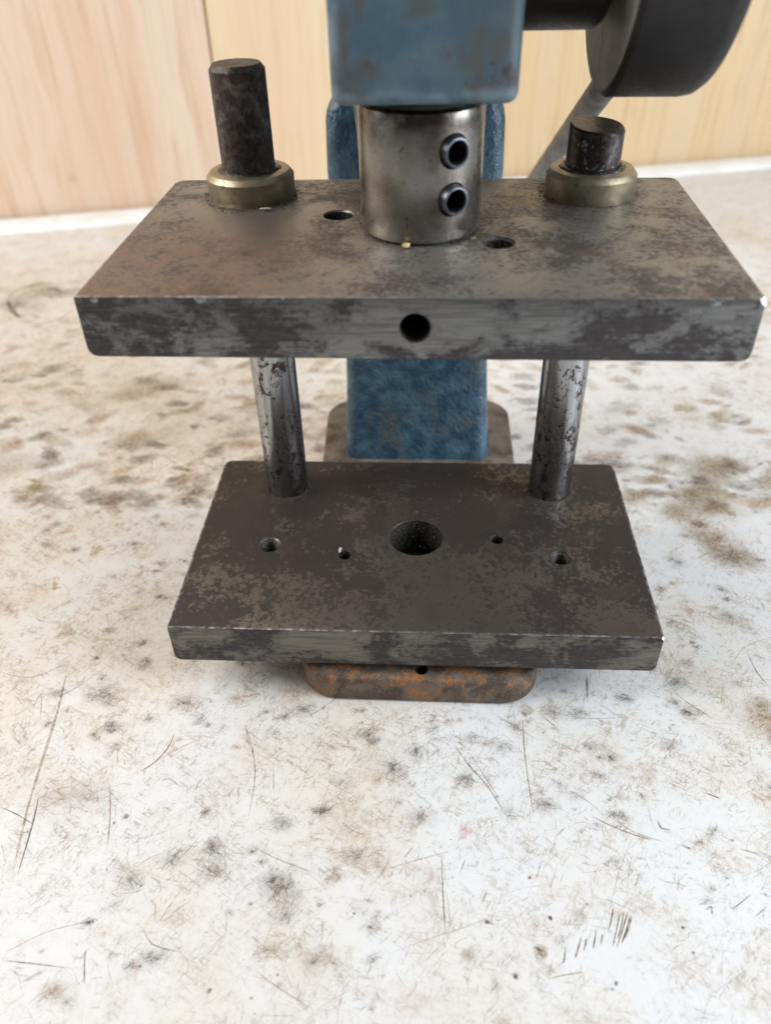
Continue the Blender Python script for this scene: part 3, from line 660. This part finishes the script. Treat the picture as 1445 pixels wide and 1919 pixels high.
# collar with its two set screws
col = lathe_bm([(11.7, 0), (12.55, .7), (12.7, 1.2), (12.75, 23.8), (12.5, 24.7), (11.2, 25.3)], 96)
sd = Vector((math.sin(R(31)), -math.cos(R(31)), 0))
SCREWS = [(8.9, 0), (17.9, 0)]
cz = 112.4
sc_cut = []
for h, _ in SCREWS:
    c_ = lathe_bm([(2.9, -5), (2.9, -.35), (3.3, .2), (3.3, 2)], 40)
    c_.transform(Matrix.Translation(Vector((sd.x * 12.3, sd.y * 12.3, h))) @ sd.to_track_quat('Z', 'Y').to_matrix().to_4x4()); sc_cut.append(c_)
collar_o = link_mesh('collar', boolean_cut(col, sc_cut, 1), [M['collar'], M['ram']], press, loc=(.8, -22, cz))
def screw():
    b = lathe_bm([(2.95, -4), (2.95, 1.35), (2.7, 1.8), (2.35, 1.85), (2.12, 1.55), (2.05, -3.6)], 48)
    return b
for h, _ in SCREWS:
    b = screw()
    for f in b.faces:
        if len(f.verts) > 4 and f.calc_center_median().z > -3.6: f.material_index = 1
        if all(math.hypot(v.co.x, v.co.y) < 2.13 for v in f.verts): f.material_index = 1
    for f in b.faces:
        if f.calc_center_median().z > 1.5 and f.material_index == 0: f.material_index = 2
    o = link('set_screw', b, [M['screw'], M['ram'], M['screw_rim']], collar_o, loc=(sd.x * 12.3, sd.y * 12.3, h))
    o.rotation_euler = sd.to_track_quat('Z', 'Y').to_euler()
    # socket bottom is the last ring of the lathe
# pinion boss, hub and lever, axis along X
link('pinion_boss', lathe_bm([(21.5, 16), (22.6, 18.4), (22.6, 33.6), (21.6, 35), (16, 35), (16, 37.6)], 96, 'X', (0, -10, 169.7)), M['ram'], press)
bm = lathe_bm([(20, 36.6), (33.2, 36.6), (34.3, 37.7), (34.4, 51.6), (34.1, 53.4), (33.2, 54.6), (31.5, 55.2), (12, 55.2)], 128, 'X', (0, -10, 169.7))
for f in bm.faces:
    f.material_index = 1 if f.normal.x < -.85 else 0  # paler grey on the end face towards the head
link('hub', bm, [M['hub'], M['hub_face']], press)
d = Vector((0, 1, -.4766)).normalized(); q = d.to_track_quat('Z', 'Y')
b = lathe_bm([(3.2, 0), (3.75, 1), (3.75, 258), (3.4, 260)], 40)
o = link('lever', b, M['lever'], press, loc=(49.8, -10, 153.8)); o.rotation_euler = q.to_euler()

# ------------------------------------------------------------------ lower die plate
lower = empty('lower_die_plate', (-.33, -23, 12.6), 'dark rusted steel plate with drilled holes and two upright guide pins', 'die plate')
zl = 12.4; yo = 23.0
def cut(kind, x, y, r, bottom): return lathe_bm((thread_profile if kind == 't' else plain_profile)(r, 0, bottom), 40, origin=(x + .33, y, 0))
me = die_plate(61.94, -59.9, 13.6, 12.38, [
    cut('p', .1, -23.5, 7.6, -20), cut('t', -41.2, -27.7, 2.75, -20), cut('p', -19.6, -31.4, 1.75, -9), cut('p', 22.9, -23.9, 1.75, -5), cut('t', 39.9, -31.05, 2.6, -20)],
    ((61.6, -59.3, -.1), (1, -1, .9)))
pl = link_mesh('plate', me, [M['lower_top'], M['lower_side'], M['bore'], M['bare']], lower, loc=(0, yo, zl))
def pin_bm(h, slant):
    b = lathe_bm([(6.0, -8), (6.2, -6), (6.2, h - 1.1), (5.3, h)] if not slant else [(6.0, -8), (6.2, -6), (6.2, h - .35), (5.9, h)], 72)
    if slant:
        for v in b.verts:
            if v.co.z > h - 1: v.co.z += -.10 * v.co.x + .09 * v.co.y +   .10 * math.sin(3 * math.atan2(v.co.y, v.co.x))
    return b
for sx, h, mt, sl in ((-40, 115.5, 'pin_a', False), (40, 102.2, 'pin_b', True)):
    link('guide_pin', pin_bm(h, sl), M[mt], lower, loc=(sx + .33, yo, zl))
    # shallow ring of packed dirt where the pin enters

# ------------------------------------------------------------------ upper die plate
upper = empty('upper_die_plate', (.39, 0, 99.9), 'worn grey steel plate with two brass bushings, clamped under the collar', 'die plate', rot=(R(-.324), R(-.113), R(-.769)))
me = die_plate(62.52, -59.74, 12.97, 12.33, [
    lathe_bm(plain_profile(3.2, 0, -20, .35), 40, origin=(-17.9, -14.6, 0)), lathe_bm(plain_profile(3.0, 0, -20, .5), 40, origin=(17.0, -32.0, 0)),
    lathe_bm([(2.85, -14), (2.85, .1), (3.4, .7)], 40, 'Y', origin=(.8, -59.5, -5.9))],
    ((62.0, -59.0, -.2), (1, -1.1, .9)))
link_mesh('plate', me, [M['upper_top'], M['upper_side'], M['bore'], M['bare']], upper, loc=(0, 0, 12.33))
for sx in (-40.4, 39.6):
    b = lathe_bm([(10.15, -.1), (10.3, .15), (10.35, 4.8), (9.5, 5.85), (9.2, 6.05), (6.9, 6.15), (6.35, 5.2), (6.3, 1)], 80)
    bu = link('brass_bushing', b, M['brass'], upper, loc=(sx, 0, 12.33))
    b = bmesh.new(); prof = [(6.25, 5.3), (7.3, 6.1), (7.0, 6.45), (6.5, 6.7), (6.22, 6.6)]
    rings = []
    for r_, h_ in prof: rings.append([b.verts.new(((r_ + (random.uniform(-.12, .5) if r_ > 6.4 else 0)) * math.cos(2 * math.pi * i / 48), (r_) * math.sin(2 * math.pi * i / 48), h_)) for i in range(48)])
    for a_, c_ in zip(rings, rings[1:]):
        for i in range(48): b.faces.new((a_[i], a_[(i + 1) % 48], c_[(i + 1) % 48], c_[i]))
    link('grease_ring', b, M['grease'], bu)

# ------------------------------------------------------------------ chips and dust
def crumb(r, seed):
    rd = random.Random(seed); b = bmesh.new(); bmesh.ops.create_icosphere(b, subdivisions=1, radius=1)
    for v in b.verts: v.co = Vector((v.co.x * r[0], v.co.y * r[1], v.co.z * r[2])) * rd.uniform(.7, 1.2)
    return b
def chip(name, loc, r, mt, label, rot=(0, 0, 0), seed=1):
    o = link(name, crumb(r, seed), M[mt], None, loc, smooth=0); o.rotation_euler = rot; tag(o, label, 'metal chip'); return o
chip('metal_chip', (-2.1, -35.4, 113.1), (1.0, .7, .65), 'brass_chip', 'small bright brass chip lying at the foot of the collar', (0, 0, .4), 3)
chip('metal_chip', (-21.0, -29.9, 25.4), (.35, .95, .3), 'pale_chip', 'pale sliver standing beside the small hole in the lower plate', (.5, 0, -.3), 5)
chip('metal_chip', (-34.9, -11.0, 112.75), (1.5, .55, .25), 'pale_chip', 'clear flake lying in front of the left brass bushing', (0, 0, .15), 8)
chip('metal_chip', (11.9, -30.6, 112.8), (.75, .5, .35), 'brass_chip', 'dull golden crumb on the right side of the collar foot', (0, 0, .5), 9)
chip('metal_chip', (52.2, 8.0, 112.75), (.45, .4, .3), 'pale_chip', 'white speck behind the right brass bushing', (0, 0, 0), 12)

def dust(name, label, spots, z, mt, seed):
    rd = random.Random(seed); V, F = [], []
    for (cx, cy, r0, spread, n, x0, x1) in spots:
        k = 0
        while k < n:
            a = rd.uniform(x0, x1); q = r0 + abs(rd.gauss(0, spread)); x, y = cx + q * math.cos(a), cy + q * math.sin(a)
            k += 1; s = rd.uniform(.07, .26) * (1.2 if q < r0 + 1 else .8); b = len(V); t = rd.uniform(0, 6.28)
            for j in range(3): V.append((x + s * math.cos(t + j * 2.1) * rd.uniform(.6, 1.4), y + s * math.sin(t + j * 2.1) * rd.uniform(.6, 1.4), z - .02))
            V.append((x, y, z + s * rd.uniform(.5, 1.1)))
            F += [(b, b + 1, b + 3), (b + 1, b + 2, b + 3), (b + 2, b, b + 3)]
    me = bpy.data.meshes.new(name); me.from_pydata(V, [], F); me.update()
    return tag(link_mesh(name, me, M[mt], smooth=0), label, 'dust', kind='stuff')
dust('metal_dust', 'brown metal dust gathered round the guide pins on the lower plate', [(-40, 0, 6.2, 1.6, 700, 0, 6.28), (40, 0, 6.2, 2.2, 1100, 0, 6.28), (0, -12, 0, 22, 700, 0, 6.28), (30, -8, 0, 9, 400, 0, 6.28)], 25.0, 'swarf', 3)
dust('metal_dust', 'dark metal dust gathered round bushings and collar on the upper plate', [(-40, 0, 10.3, 1.2, 500, 0, 6.28), (40, 0, 10.3, 1.6, 600, 0, 6.28), (.8, -22, 12.6, 1.3, 420, 0, 6.28)], 112.32, 'swarf', 4)
